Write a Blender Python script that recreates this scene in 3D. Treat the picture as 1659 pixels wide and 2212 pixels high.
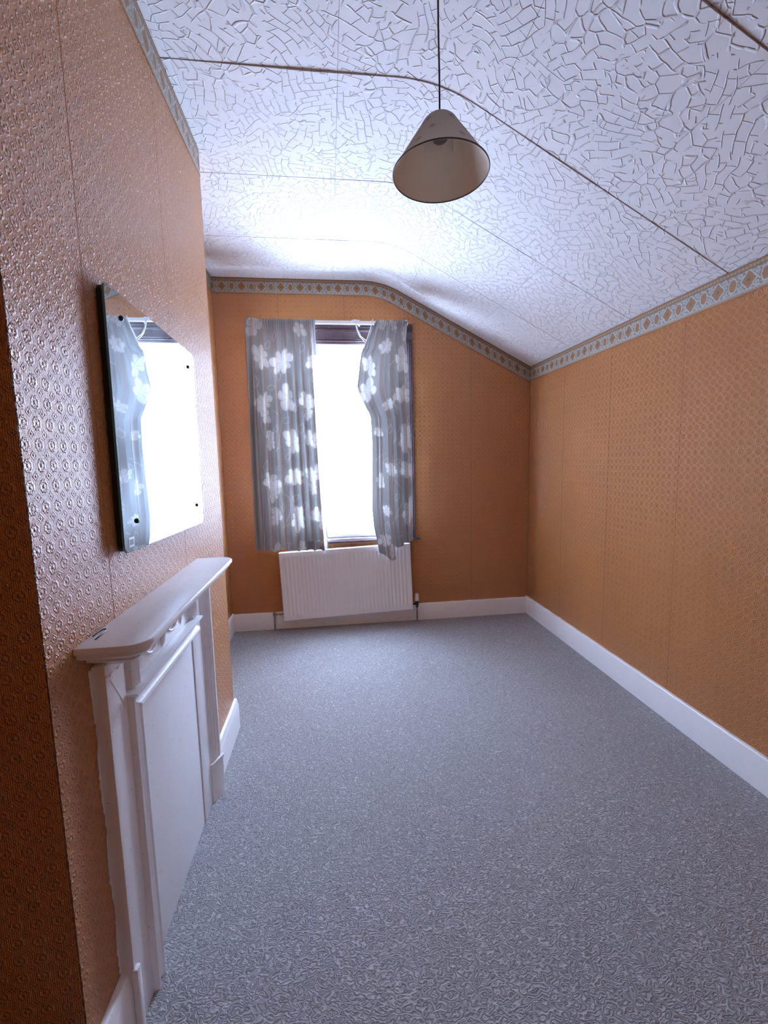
import bpy, bmesh, math, random
import numpy as np
from mathutils import Vector, Matrix

# ------------------------------------------------------------------ clearing
for o in list(bpy.data.objects):
    bpy.data.objects.remove(o, do_unlink=True)
SC = bpy.context.scene
COL = SC.collection

# ------------------------------------------------------------------ room sizes (metres)
D = 3.891          # window wall
XR = 1.808         # right wall
HR = 2.252         # ceiling height at right wall
XL = -0.884        # alcove wall on the left
HL = 2.9425        # flat ceiling height
XF = 0.491         # where flat ceiling meets the slope
XB = -0.565        # face of the chimney breast
YB, YN = 2.392, 0.906   # far and near end of the chimney breast
YK = -1.00         # wall behind the camera
OX0, OX1, OZ0, OZ1 = -0.56, 0.64, 0.775, 2.43   # window opening

# ------------------------------------------------------------------ camera
cd = bpy.data.cameras.new('camera')
cam = bpy.data.objects.new('camera', cd); COL.objects.link(cam)
cd.sensor_fit = 'VERTICAL'; cd.sensor_height = 36.0
cd.lens = 962.99 / 2212 * 36.0
cd.clip_start = 0.01
R = Vector((0.99230186, -0.12180082, -0.02239605))
U = Vector((0.03596566, 0.11037835, 0.99323869))
F = Vector((0.11850524, 0.98639808, -0.11390929))
cam.matrix_world = Matrix(((R.x, U.x, -F.x, 0), (R.y, U.y, -F.y, 0), (R.z, U.z, -F.z, 1.45), (0, 0, 0, 1)))
SC.camera = cam

# ------------------------------------------------------------------ daylight and exposure
SKY = 69.0
wd = bpy.data.worlds.new('overcast_sky'); SC.world = wd; wd.use_nodes = True
bg = wd.node_tree.nodes['Background']
bg.inputs[0].default_value = (0.68, 0.865, 1.26, 1); bg.inputs[1].default_value = SKY
pl = bpy.data.lights.new('window_portal', 'AREA'); pl.shape = 'RECTANGLE'
pl.size = OX1 - OX0; pl.size_y = OZ1 - OZ0; pl.cycles.is_portal = True
po = bpy.data.objects.new('window_portal', pl); COL.objects.link(po)
po.location = ((OX0 + OX1) / 2, D + 0.135, (OZ0 + OZ1) / 2)
po.rotation_euler = (math.radians(-90), 0, 0)
SC.view_settings.view_transform = 'Standard'; SC.view_settings.look = 'None'
SC.view_settings.exposure = 0.0; SC.view_settings.gamma = 1.0
SC.view_settings.use_curve_mapping = False
cy = SC.cycles
cy.use_denoising = True; cy.max_bounces = 14; cy.diffuse_bounces = 9; cy.glossy_bounces = 5
cy.transmission_bounces = 6; cy.transparent_max_bounces = 12
cy.caustics_reflective = False; cy.caustics_refractive = False; cy.sample_clamp_indirect = 20.0

# ------------------------------------------------------------------ helpers
def link(o, parent=None):
    COL.objects.link(o)
    if parent is not None: o.parent = parent
    return o

def obj(name, bm, mat, parent=None, smooth=False):
    me = bpy.data.meshes.new(name)
    bmesh.ops.recalc_face_normals(bm, faces=bm.faces)
    bm.to_mesh(me); bm.free()
    me.materials.append(mat)
    if smooth:
        for p in me.polygons: p.use_smooth = True
    return link(bpy.data.objects.new(name, me), parent)

def autosmooth(o, ang=35):
    me = o.data
    for p in me.polygons: p.use_smooth = True
    bm = bmesh.new(); bm.from_mesh(me)
    for e in bm.edges:
        e.smooth = not (len(e.link_faces) == 2 and e.calc_face_angle(0) > math.radians(ang))
    bm.to_mesh(me); bm.free()
    return o

def empty(name, loc, label, cat, group=None):
    o = bpy.data.objects.new(name, None); o.location = loc; o.empty_display_size = 0.05
    o['label'] = label; o['category'] = cat
    if group: o['group'] = group
    return link(o)

def tag(o, label, cat, group=None):
    o['label'] = label; o['category'] = cat
    if group: o['group'] = group
    return o

def struct(o):
    o['kind'] = 'structure'; return o

def box(bm, x0, x1, y0, y1, z0, z1, bev=0.0):
    m = Matrix.Translation(((x0 + x1) / 2, (y0 + y1) / 2, (z0 + z1) / 2)) @ Matrix.Diagonal((x1 - x0, y1 - y0, z1 - z0, 1))
    r = bmesh.ops.create_cube(bm, size=1.0, matrix=m)
    if bev > 0:
        es = set()
        for v in r['verts']: es.update(v.link_edges)
        bmesh.ops.bevel(bm, geom=list(es), offset=bev, segments=2, profile=0.6, affect='EDGES', clamp_overlap=True)
    return bm

def tube(bm, pts, r, n=10, caps=True):
    pts = [Vector(p) for p in pts]
    rings = []
    up = None
    for i, p in enumerate(pts):
        t = (pts[min(i + 1, len(pts) - 1)] - pts[max(i - 1, 0)]).normalized()
        if up is None:
            up = t.orthogonal().normalized()
        else:
            up = (up - t * up.dot(t)).normalized()
        b = t.cross(up)
        rr = r[i] if isinstance(r, (list, tuple)) else r
        rings.append([bm.verts.new(p + (up * math.cos(a) + b * math.sin(a)) * rr) for a in [2 * math.pi * k / n for k in range(n)]])
    for a, b in zip(rings, rings[1:]):
        for k in range(n):
            bm.faces.new((a[k], a[(k + 1) % n], b[(k + 1) % n], b[k]))
    if caps:
        bm.faces.new(rings[0][::-1]); bm.faces.new(rings[-1])
    return bm

def lathe(bm, prof, origin, axis=(0, 0, 1), n=40, closed=False):
    ax = Vector(axis).normalized(); u = ax.orthogonal().normalized(); w = ax.cross(u); o = Vector(origin)
    rings = []
    for r, z in prof:
        rings.append([bm.verts.new(o + ax * z + (u * math.cos(a) + w * math.sin(a)) * max(r, 1e-5)) for a in [2 * math.pi * k / n for k in range(n)]])
    for a, b in zip(rings, rings[1:] + (rings[:1] if closed else [])):
        for k in range(n):
            bm.faces.new((a[k], a[(k + 1) % n], b[(k + 1) % n], b[k]))
    bmesh.ops.remove_doubles(bm, verts=bm.verts, dist=1e-5)
    return bm

def sweep(bm, prof, f0, f1):
    """closed 2D profile, placed by two functions giving the 3D point at each end"""
    a = [bm.verts.new(f0(*p)) for p in prof]; b = [bm.verts.new(f1(*p)) for p in prof]
    n = len(prof)
    for k in range(n):
        bm.faces.new((a[k], a[(k + 1) % n], b[(k + 1) % n], b[k]))
    bm.faces.new(a[::-1]); bm.faces.new(b)
    return bm

# ------------------------------------------------------------------ material helpers
class NT:
    def __init__(s, name):
        s.m = bpy.data.materials.new(name); s.m.use_nodes = True
        s.t = s.m.node_tree; s.n = s.t.nodes; s.l = s.t.links
        s.b = s.n['Principled BSDF']; s.out = s.n['Material Output']
        s.co = None
    def new(s, typ, **kw):
        x = s.n.new(typ)
        for k, v in kw.items(): setattr(x, k, v)
        return x
    def put(s, sock, v):
        if hasattr(v, 'is_output') or isinstance(v, bpy.types.NodeSocket): s.l.new(v, sock)
        elif v is not None: sock.default_value = v
    def M(s, op, a, b=None, c=None):
        x = s.new('ShaderNodeMath', operation=op)
        s.put(x.inputs[0], a)
        if b is not None: s.put(x.inputs[1], b)
        if c is not None: s.put(x.inputs[2], c)
        return x.outputs[0]
    def V(s, op, a, b=None, scale=None):
        x = s.new('ShaderNodeVectorMath', operation=op)
        s.put(x.inputs[0], a)
        if b is not None: s.put(x.inputs[1], b)
        if scale is not None: s.put(x.inputs[3], scale)
        return x.outputs['Value'] if op in ('LENGTH', 'DOT_PRODUCT', 'DISTANCE') else x.outputs[0]
    def coord(s):
        if s.co is None: s.co = s.new('ShaderNodeTexCoord').outputs['Object']
        return s.co
    def sep(s, v):
        x = s.new('ShaderNodeSeparateXYZ'); s.put(x.inputs[0], v); return x.outputs
    def comb(s, x, y, z):
        c = s.new('ShaderNodeCombineXYZ')
        for i, v in enumerate((x, y, z)): s.put(c.inputs[i], v)
        return c.outputs[0]
    def noise(s, vec, scale, detail=2.0, rough=0.5, dist=0.0, out=0):
        x = s.new('ShaderNodeTexNoise'); s.put(x.inputs['Vector'], vec)
        x.inputs['Scale'].default_value = scale; x.inputs['Detail'].default_value = detail
        x.inputs['Roughness'].default_value = rough; x.inputs['Distortion'].default_value = dist
        return x.outputs[out]
    def ramp(s, fac, stops, interp='LINEAR'):
        x = s.new('ShaderNodeValToRGB'); s.put(x.inputs[0], fac); x.color_ramp.interpolation = interp
        e = x.color_ramp.elements
        while len(e) < len(stops): e.new(0.5)
        for i, (p, c) in enumerate(stops):
            e[i].position = p; e[i].color = (*c, 1) if len(c) == 3 else c
        return x.outputs[0]
    def mix(s, fac, a, b, blend='MIX'):
        x = s.new('ShaderNodeMix', data_type='RGBA', blend_type=blend)
        s.put(x.inputs[0], fac); s.put(x.inputs[6], a if not isinstance(a, tuple) else (*a, 1)); s.put(x.inputs[7], b if not isinstance(b, tuple) else (*b, 1))
        return x.outputs[2]
    def bump(s, h, dist, strength=1.0, prev=None):
        x = s.new('ShaderNodeBump'); s.put(x.inputs['Height'], h)
        x.inputs['Distance'].default_value = dist; x.inputs['Strength'].default_value = strength
        if prev is not None: s.l.new(prev, x.inputs['Normal'])
        return x.outputs[0]
    def smooth(s, v, a, b):
        x = s.new('ShaderNodeMapRange', interpolation_type='SMOOTHSTEP'); s.put(x.inputs[0], v)
        x.inputs[1].default_value = a; x.inputs[2].default_value = b
        return x.outputs[0]
    def set(s, color=None, rough=None, normal=None, **kw):
        if color is not None: s.put(s.b.inputs['Base Color'], (*color, 1) if isinstance(color, tuple) and len(color) == 3 else color)
        if rough is not None: s.put(s.b.inputs['Roughness'], rough)
        if normal is not None: s.l.new(normal, s.b.inputs['Normal'])
        for k, v in kw.items(): s.put(s.b.inputs[k], v)
        return s.m

def simple(name, col, rough=0.5, noise=0.0, nscale=20, **kw):
    t = NT(name)
    if noise > 0:
        n = t.noise(t.coord(), nscale, 3)
        f = t.M('MULTIPLY_ADD', n, 2 * noise, 1 - noise)
        c = t.mix(1.0, (*col,), t.comb(f, f, f), 'MULTIPLY')
        return t.set(c, rough, **{k.replace('_', ' '): v for k, v in kw.items()})
    return t.set(col, rough, **{k.replace('_', ' '): v for k, v in kw.items()})

def wallpaper(name, ax, base=(0.59, 0.228, 0.051)):
    """embossed orange vinyl paper: staggered rosettes, dots and fine ribs as relief"""
    t = NT(name)
    sx = t.sep(t.coord()); u, v = sx[ax], sx[2]
    P = 0.041
    def cell(q, off):
        return t.M('MULTIPLY', t.M('SUBTRACT', t.M('FRACT', t.M('DIVIDE', t.M('ADD', q, off), P)), 0.5), P)
    wob = t.M('MULTIPLY', t.M('SUBTRACT', t.noise(t.coord(), 90, 1), 0.5), 0.006)
    def rosette(o1, o2):
        a, b = cell(u, o1), cell(v, o2)
        r = t.M('ADD', t.V('LENGTH', t.comb(a, b, 0.0)), wob)
        th = t.M('ARCTAN2', a, b)
        rr = t.M('ADD', r, t.M('MULTIPLY', t.M('COSINE', t.M('MULTIPLY', th, 8)), 0.0008))
        ring = t.M('SUBTRACT', 1.0, t.smooth(t.M('ABSOLUTE', t.M('SUBTRACT', rr, 0.0105)), 0.0008, 0.0034))
        dot = t.M('SUBTRACT', 1.0, t.smooth(r, 0.001, 0.0048))
        return t.M('MAXIMUM', ring, dot)
    h1 = rosette(0, 0)
    a, b = cell(u, P / 2), cell(v, P / 2)
    d = t.M('ADD', t.M('ABSOLUTE', a), t.M('ABSOLUTE', b))
    lz = t.M('SUBTRACT', 1.0, t.smooth(t.M('ABSOLUTE', t.M('SUBTRACT', t.M('ADD', d, wob), 0.009)), 0.0006, 0.0026))
    ld = t.M('SUBTRACT', 1.0, t.smooth(d, 0.001, 0.005))
    h2 = t.M('MULTIPLY', t.M('MAXIMUM', lz, ld), 0.75)
    ribs = t.M('MULTIPLY', t.M('ADD', t.M('SINE', t.M('MULTIPLY', u, 2 * math.pi / 0.0041)), 1.0), 0.10)
    lac = t.new('ShaderNodeTexVoronoi', feature='DISTANCE_TO_EDGE'); t.put(lac.inputs['Vector'], t.V('ADD', t.coord(), t.V('SCALE', t.noise(t.coord(), 120, 1, 0.5, 0, 1), scale=0.012))); lac.inputs['Scale'].default_value = 145
    lace = t.M('MULTIPLY', t.M('SUBTRACT', 1.0, t.smooth(lac.outputs['Distance'], 0.02, 0.16)), 0.13)
    h = t.M('ADD', t.M('MAXIMUM', h1, h2), t.M('ADD', ribs, t.M('ADD', lace, t.M('MULTIPLY', t.noise(t.coord(), 600, 1), 0.10))))
    nrm = t.bump(h, 0.0044, 1.0)
    tone = t.M('MULTIPLY_ADD', t.noise(t.coord(), 1.6, 3), 0.22, 0.89)
    col = t.mix(1.0, base, t.comb(tone, tone, tone), 'MULTIPLY')
    col = t.mix(t.M('MULTIPLY', h1, 0.12), col, (0.66, 0.30, 0.10))
    return t.set(col, 0.29, nrm, **{'Specular IOR Level': 0.75, 'IOR': 1.6})

PAPER_Y = wallpaper('orange_embossed_paper_y', 1)
PAPER_X = wallpaper('orange_embossed_paper_x', 0)
PLASTER = simple('wall_plaster', (0.20, 0.085, 0.03), 0.8, 0.1)

def crackle(name, smooth_=1.0):
    t = NT(name)
    co = t.coord()
    def warp(sc, amp):
        return t.V('SCALE', t.V('SUBTRACT', t.noise(co, sc, 1, 0.5, 0, 1), (0.5, 0.5, 0.5)), scale=amp)
    p = t.V('ADD', co, t.V('ADD', warp(4.0, 0.13), warp(13.0, 0.025)))
    pv = t.new('ShaderNodeTexVoronoi', feature='F1'); t.put(pv.inputs['Vector'], t.V('ADD', co, warp(9.0, 0.10))); pv.inputs['Scale'].default_value = 6.5
    pc = t.sep(pv.outputs['Color'])
    rot = t.new('ShaderNodeVectorRotate', rotation_type='Z_AXIS'); t.put(rot.inputs['Vector'], p); t.put(rot.inputs['Angle'], t.M('MULTIPLY', pc[0], 3.1))
    x = t.new('ShaderNodeTexBrick'); t.put(x.inputs['Vector'], t.V('ADD', rot.outputs[0], t.V('SCALE', pv.outputs['Color'], scale=3.0)))
    x.offset = 0.39; x.inputs['Scale'].default_value = 1.0
    x.inputs['Mortar Size'].default_value = 0.0030; x.inputs['Mortar Smooth'].default_value = 0.9
    x.inputs['Brick Width'].default_value = 0.066; x.inputs['Row Height'].default_value = 0.034
    vor = t.new('ShaderNodeTexVoronoi', feature='DISTANCE_TO_EDGE'); t.put(vor.inputs['Vector'], p); vor.inputs['Scale'].default_value = 20
    ve = t.M('SUBTRACT', 1.0, t.smooth(vor.outputs['Distance'], 0.02, 0.075))
    m2 = t.smooth(t.noise(co, 6.5, 1), 0.52, 0.56)
    e = t.M('ADD', t.M('MULTIPLY', x.outputs['Fac'], t.M('SUBTRACT', 1.0, m2)), t.M('MULTIPLY', ve, m2))
    brk = t.smooth(t.noise(co, 24, 1), 0.36, 0.46)
    e = t.M('MULTIPLY', e, brk)
    nrm = t.bump(e, 0.0032, 0.9 * smooth_)
    line_tone = t.M('MULTIPLY_ADD', e, -0.10, 1.0)  # crackle lines slightly darker than the rest of the panel
    tone = t.M('MULTIPLY', line_tone, t.M('MULTIPLY_ADD', t.noise(co, 2.1, 3), 0.06, 0.96))
    col = t.mix(1.0, (0.77, 0.77, 0.775), t.comb(tone, tone, tone), 'MULTIPLY')
    return t.set(col, 0.62, nrm, **{'Specular IOR Level': 0.14})

CEIL = crackle('embossed_white_ceiling')
CEIL_BACK = simple('ceiling_adhesive_brown', (0.30, 0.25, 0.20), 0.8, 0.2, 9)

def carpet():
    t = NT('grey_loop_carpet')
    co = t.coord()
    w = t.V('SCALE', t.V('SUBTRACT', t.noise(co, 45, 1, 0.5, 0, 1), (0.5, 0.5, 0.5)), scale=0.02)
    p = t.V('ADD', co, w)
    sq = t.V('MULTIPLY', p, (0.80, 1.15, 1.0))
    n = t.noise(sq, 40, 1.2, 0.5)
    worm = t.M('ABSOLUTE', t.M('SUBTRACT', t.M('FRACT', t.M('MULTIPLY', n, 6.5)), 0.5))
    light = t.smooth(worm, 0.27, 0.46)
    dark = t.M('SUBTRACT', 1.0, t.smooth(worm, 0.02, 0.15))
    m = t.smooth(t.noise(co, 60, 1), 0.30, 0.60)
    fine = t.noise(co, 420, 2)
    tone = t.M('MULTIPLY_ADD', t.noise(co, 1.3, 3), 0.16, 0.92)
    col = t.mix(t.M('MULTIPLY', light, t.M('MULTIPLY', m, 0.58)), (0.350, 0.345, 0.350), (0.62, 0.615, 0.62))
    col = t.mix(t.M('MULTIPLY', dark, 0.50), col, (0.135, 0.135, 0.145))
    col = t.mix(1.0, col, t.comb(tone, tone, tone), 'MULTIPLY')
    f2 = t.M('MULTIPLY_ADD', fine, 0.5, 0.75)
    col = t.mix(1.0, col, t.comb(f2, f2, f2), 'MULTIPLY')
    h = t.M('ADD', t.M('MULTIPLY', t.M('SUBTRACT', light, dark), 0.6), t.M('MULTIPLY', fine, 0.35))
    nrm = t.bump(h, 0.003, 0.8)
    return t.set(col, 0.92, nrm, **{'Specular IOR Level': 0.15})
CARPET = carpet()

def gloss_paint(name='white_gloss_paint', col=(0.87, 0.88, 0.90), rough=0.32, bmp=0.0006):
    t = NT(name); co = t.coord()
    tone = t.M('MULTIPLY_ADD', t.noise(co, 7, 4, 0.65), 0.10, 0.94)
    c = t.mix(1.0, col, t.comb(tone, tone, tone), 'MULTIPLY')
    sp = t.smooth(t.noise(co, 95, 1), 0.735, 0.76)
    c = t.mix(t.M('MULTIPLY', sp, 0.45), c, (0.34, 0.31, 0.29))
    nrm = t.bump(t.noise(co, 45, 3), bmp, 0.6)
    return t.set(c, rough, nrm)
PAINT = gloss_paint()
PAINT_SKIRT = gloss_paint('white_skirting_paint', (0.86, 0.86, 0.86), 0.4)
RAD_WHITE = simple('radiator_white', (0.82, 0.81, 0.81), 0.35, 0.02)
PLASTIC = simple('white_plastic', (0.80, 0.80, 0.79), 0.35)
UPVC = simple('white_upvc', (0.66, 0.67, 0.69), 0.28)
DARKWOOD = simple('dark_stained_wood', (0.085, 0.052, 0.058), 0.22, 0.25, 30)
STEEL = simple('dull_chrome', (0.35, 0.34, 0.33), 0.35, 0.2, 60, Metallic=0.9)
DARKMETAL = simple('dark_metal', (0.03, 0.03, 0.035), 0.4, Metallic=0.5)
BLACK = simple('black_backing', (0.008, 0.009, 0.012), 0.55)
CORD = simple('dark_flex', (0.035, 0.022, 0.018), 0.6)
WHITECORD = simple('white_cotton_cord', (0.78, 0.77, 0.75), 0.8)

def mirror_mat():
    t = NT('silvered_glass'); co = t.coord()
    g1 = t.new('ShaderNodeBsdfGlossy'); g1.inputs[0].default_value = (0.82, 0.90, 0.94, 1); g1.inputs['Roughness'].default_value = 0.012
    g2 = t.new('ShaderNodeBsdfGlossy'); g2.inputs[0].default_value = (0.70, 0.80, 0.86, 1); g2.inputs['Roughness'].default_value = 0.42
    mx = t.new('ShaderNodeMixShader')      # a film of dust on the glass
    t.l.new(t.M('MULTIPLY_ADD', t.smooth(t.noise(co, 6, 4, 0.6), 0.35, 0.75), 0.09, 0.03), mx.inputs[0])
    t.l.new(g1.outputs[0], mx.inputs[1]); t.l.new(g2.outputs[0], mx.inputs[2]); t.l.new(mx.outputs[0], t.out.inputs[0])
    return t.m
MIRROR = mirror_mat()
GLASS_EDGE = simple('blue_green_glass_edge', (0.10, 0.30, 0.36), 0.12)

def glass():
    t = NT('window_glass')
    tr = t.new('ShaderNodeBsdfTransparent'); gl = t.new('ShaderNodeBsdfGlossy'); gl.inputs['Roughness'].default_value = 0.02
    fr = t.new('ShaderNodeFresnel'); gm = t.new('ShaderNodeNewGeometry')
    t.put(fr.inputs[0], t.M('MULTIPLY_ADD', gm.outputs['Backfacing'], 1 / 1.45 - 1.45, 1.45))   # thin pane: the same reflectance from both sides
    mx = t.new('ShaderNodeMixShader')
    t.l.new(fr.outputs[0], mx.inputs[0]); t.l.new(tr.outputs[0], mx.inputs[1]); t.l.new(gl.outputs[0], mx.inputs[2])
    t.l.new(mx.outputs[0], t.out.inputs[0]); return t.m
GLASS = glass()

def net():
    t = NT('white_net'); co = t.coord()
    tr = t.new('ShaderNodeBsdfTransparent'); tl = t.new('ShaderNodeBsdfTranslucent'); df = t.new('ShaderNodeBsdfDiffuse')
    for x in (tl, df): x.inputs[0].default_value = (0.88, 0.90, 0.93, 1)
    m1 = t.new('ShaderNodeMixShader'); m1.inputs[0].default_value = 0.35
    t.l.new(tl.outputs[0], m1.inputs[1]); t.l.new(df.outputs[0], m1.inputs[2])
    at = t.new('ShaderNodeAttribute', attribute_name='col')
    m2 = t.new('ShaderNodeMixShader')
    t.l.new(t.sep(at.outputs['Color'])[0], m2.inputs[0])
    t.l.new(tr.outputs[0], m2.inputs[1]); t.l.new(m1.outputs[0], m2.inputs[2])
    t.l.new(m2.outputs[0], t.out.inputs[0]); return t.m
NET = net()

def cloth(name, trans=0.36):
    t = NT(name)
    at = t.new('ShaderNodeAttribute', attribute_name='col').outputs['Color']
    wv = t.M('MULTIPLY_ADD', t.noise(t.V('MULTIPLY', t.coord(), (1.0, 1.0, 0.15)), 900, 1), 0.14, 0.93)
    c = t.mix(1.0, at, t.comb(wv, wv, wv), 'MULTIPLY')
    df = t.new('ShaderNodeBsdfDiffuse'); tl = t.new('ShaderNodeBsdfTranslucent'); mx = t.new('ShaderNodeMixShader')
    t.l.new(c, df.inputs[0]); t.l.new(c, tl.inputs[0]); mx.inputs[0].default_value = trans
    t.l.new(df.outputs[0], mx.inputs[1]); t.l.new(tl.outputs[0], mx.inputs[2]); t.l.new(mx.outputs[0], t.out.inputs[0])
    return t.m
CLOTH = cloth('floral_curtain_cloth', 0.17)

def printed(name, rough):
    t = NT(name)
    at = t.new('ShaderNodeAttribute', attribute_name='col').outputs['Color']
    nz = t.M('MULTIPLY_ADD', t.noise(t.coord(), 160, 2), 0.3, 0.85)
    c = t.mix(1.0, at, t.comb(nz, nz, nz), 'MULTIPLY')
    return t.set(c, rough, t.bump(t.noise(t.coord(), 220, 2), 0.0008, 0.6))
BORDER = printed('printed_border_paper', 0.5)

def grid_mesh(name, P, mat, parent=None, colors=None, smooth=True):
    """P: (rows, cols, 3) array of points -> one sheet mesh"""
    nr, nc = P.shape[:2]
    idx = np.arange(nr * nc).reshape(nr, nc)
    q = np.stack([idx[:-1, :-1], idx[:-1, 1:], idx[1:, 1:], idx[1:, :-1]], -1).reshape(-1, 4)
    me = bpy.data.meshes.new(name)
    me.vertices.add(nr * nc); me.vertices.foreach_set('co', P.reshape(-1).astype(np.float32))
    me.loops.add(len(q) * 4); me.loops.foreach_set('vertex_index', q.reshape(-1).astype(np.int32))
    me.polygons.add(len(q)); me.polygons.foreach_set('loop_start', np.arange(0, len(q) * 4, 4, dtype=np.int32))
    me.update(calc_edges=True)
    if smooth: me.polygons.foreach_set('use_smooth', np.ones(len(q), bool))
    if colors is not None:
        a = me.color_attributes.new('col', 'FLOAT_COLOR', 'POINT')
        c = np.concatenate([colors.reshape(-1, 3), np.ones((nr * nc, 1))], 1)
        a.data.foreach_set('color', c.reshape(-1).astype(np.float32))
    me.materials.append(mat)
    return link(bpy.data.objects.new(name, me), parent)

# ------------------------------------------------------------------ floor
bm = bmesh.new(); box(bm, XL - 0.1, XR + 0.1, YK - 0.1, D + 0.1, -0.08, 0.0)
struct(obj('floor', bm, CARPET))

# ------------------------------------------------------------------ ceiling profile (rounded where flat turns into slope)
ANG = math.atan2(HL - HR, XR - XF); TT = 0.17; RAD = TT / math.tan(ANG / 2) if False else TT / math.tan(ANG / 2)
ARC = RAD * ANG
S_A = XF - TT                       # arc coordinate s equals x up to here
SLOPE = math.hypot(XR - XF, HL - HR)
S_END = S_A + ARC + (SLOPE - TT)
def cprof(s):
    """arc coordinate -> (x, z, nx, nz) with the normal pointing down into the room"""
    if s <= S_A: return s, HL, 0.0, -1.0
    if s <= S_A + ARC:
        a = (s - S_A) / RAD
        return S_A + RAD * math.sin(a), HL - RAD * (1 - math.cos(a)), -math.sin(a), -math.cos(a)
    k = s - S_A - ARC + TT
    return XF + k * math.cos(ANG), HL - k * math.sin(ANG), -math.sin(ANG), -math.cos(ANG)
def ceil_z(x):
    if x <= S_A: return HL
    lo, hi = S_A, S_END + 0.3
    for _ in range(40):
        m = (lo + hi) / 2
        if cprof(m)[0] < x: lo = m
        else: hi = m
    return cprof(lo)[1]
S_STOPS = [S_A + ARC * k / 8 for k in range(9)]

# ceiling deck
bm = bmesh.new()
ss = [XL - 0.12] + S_STOPS + [S_END + 0.14]
prof = []
for s in ss:
    x, z, nx, nz = cprof(s); prof.append((x - nx * 0.014, z - nz * 0.014))
top = [(prof[-1][0], HL + 0.15), (prof[0][0], HL + 0.15)]
sweep(bm, prof + top, lambda x, z: (x, YK - 0.1, z), lambda x, z: (x, D + 0.1, z))
ceiling = struct(obj('ceiling', bm, CEIL_BACK))

# ceiling panels: one sheet each, slightly proud and sagging at the joints
rs = random.Random(4)
ycuts = [YK, -0.11, 0.555, 1.222, 1.903, 2.563, 3.222, D]
scuts = [XL, -0.53, 0.087, S_A + ARC - TT + 0.237, S_A + ARC - TT + 0.868, S_END]
def panel(s0, s1, y0, y1, sag0, sag1):
    n = 14; m = 6
    g = 0.0007
    S = [s0 + g + (s1 - s0 - 2 * g) * i / n for i in range(n + 1)]
    Y = [y0 + 0.0014 + (y1 - y0 - 0.0028) * j / m for j in range(m + 1)]
    bm = bmesh.new(); lo = []; up = []
    for j, y in enumerate(Y):
        a = []; b = []
        for i, s in enumerate(S):
            x, z, nx, nz = cprof(s)
            e = math.sin(math.pi * i / n) * 0.4 + 0.6
            d = sag0(s) * e * max(0, 1 - j / m * 1.6) ** 2 + sag1(s) * e * max(0, 1 - (1 - j / m) * 1.6) ** 2
            edge = 0.0010 if j in (0, m) else (0.0012 if i in (0, n) else 0.0)
            d -= edge
            a.append(bm.verts.new((x + nx * d, y, z + nz * d)))
            b.append(bm.verts.new((x - nx * 0.0125, y, z - nz * 0.0125)))
        lo.append(a); up.append(b)
    for j in range(m):
        for i in range(n):
            bm.faces.new((lo[j][i], lo[j][i + 1], lo[j + 1][i + 1], lo[j + 1][i]))
            bm.faces.new((up[j][i], up[j + 1][i], up[j + 1][i + 1], up[j][i + 1]))
    for j in range(m):
        bm.faces.new((lo[j][0], lo[j + 1][0], up[j + 1][0], up[j][0])); bm.faces.new((lo[j][n], up[j][n], up[j + 1][n], lo[j + 1][n]))
    for i in range(n):
        bm.faces.new((lo[0][i], up[0][i], up[0][i + 1], lo[0][i + 1])); bm.faces.new((lo[m][i], lo[m][i + 1], up[m][i + 1], up[m][i]))
    return autosmooth(obj('ceiling_panel', bm, CEIL, ceiling), 25)
def near_sag(y0):
    if abs(y0 - 1.903) < 0.01: return lambda s: 0.0036 + 0.0058 * math.exp(-((s - 0.06) / 0.16) ** 2) - 0.0006 * math.sin(s * 9)
    if abs(y0 - 1.222) < 0.01: return lambda s: 0.0055
    if abs(y0 - 2.563) < 0.01: return lambda s: 0.0016 + 0.0006 * math.sin(s * 7)
    if abs(y0 - 3.222) < 0.01: return lambda s: 0.0012 + 0.004 * math.exp(-((s - 0.09) / 0.10) ** 2)
    return lambda s: 0.001
for i in range(len(scuts) - 1):
    for j in range(len(ycuts) - 1):
        a, b = scuts[i], scuts[i + 1]; y0, y1 = ycuts[j], ycuts[j + 1]
        far = (lambda s: 0.0) if j < len(ycuts) - 2 else (lambda s: 0.0)
        if i == 0 and y0 > YN - 0.4 and y1 < YB + 0.2:      # beside the chimney breast
            if y0 < YN:
                panel(a, b, y0, YN, near_sag(y0), far)
                a = XB; panel(a, b, YN, y1, lambda s: 0.0, far)
            elif y1 > YB:
                panel(XB, b, y0, YB, near_sag(y0), far); panel(a, b, YB, y1, lambda s: 0.0, far)
            else:
                panel(XB, b, y0, y1, near_sag(y0), far)
        else:
            panel(a, b, y0, y1, near_sag(y0), far)

# ------------------------------------------------------------------ walls
PT = 0.0018     # paper thickness
def prism(bm, poly, fn0, fn1):
    a = [bm.verts.new(fn0(*p)) for p in poly]; b = [bm.verts.new(fn1(*p)) for p in poly]
    n = len(poly)
    bm.faces.new(a); bm.faces.new(b[::-1])
    for k in range(n): bm.faces.new((a[k], b[k], b[(k + 1) % n], a[(k + 1) % n]))

def top_poly(x0, x1, zb):
    """polygon in x,z under the ceiling profile"""
    xs = [x0] + [cprof(s)[0] for s in S_STOPS if x0 + 0.005 < cprof(s)[0] < x1 - 0.005] + [x1]
    return [(x0, zb)] + [(x1, zb)] + [(x, ceil_z(x) + 0.004) for x in xs[::-1]]

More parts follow.
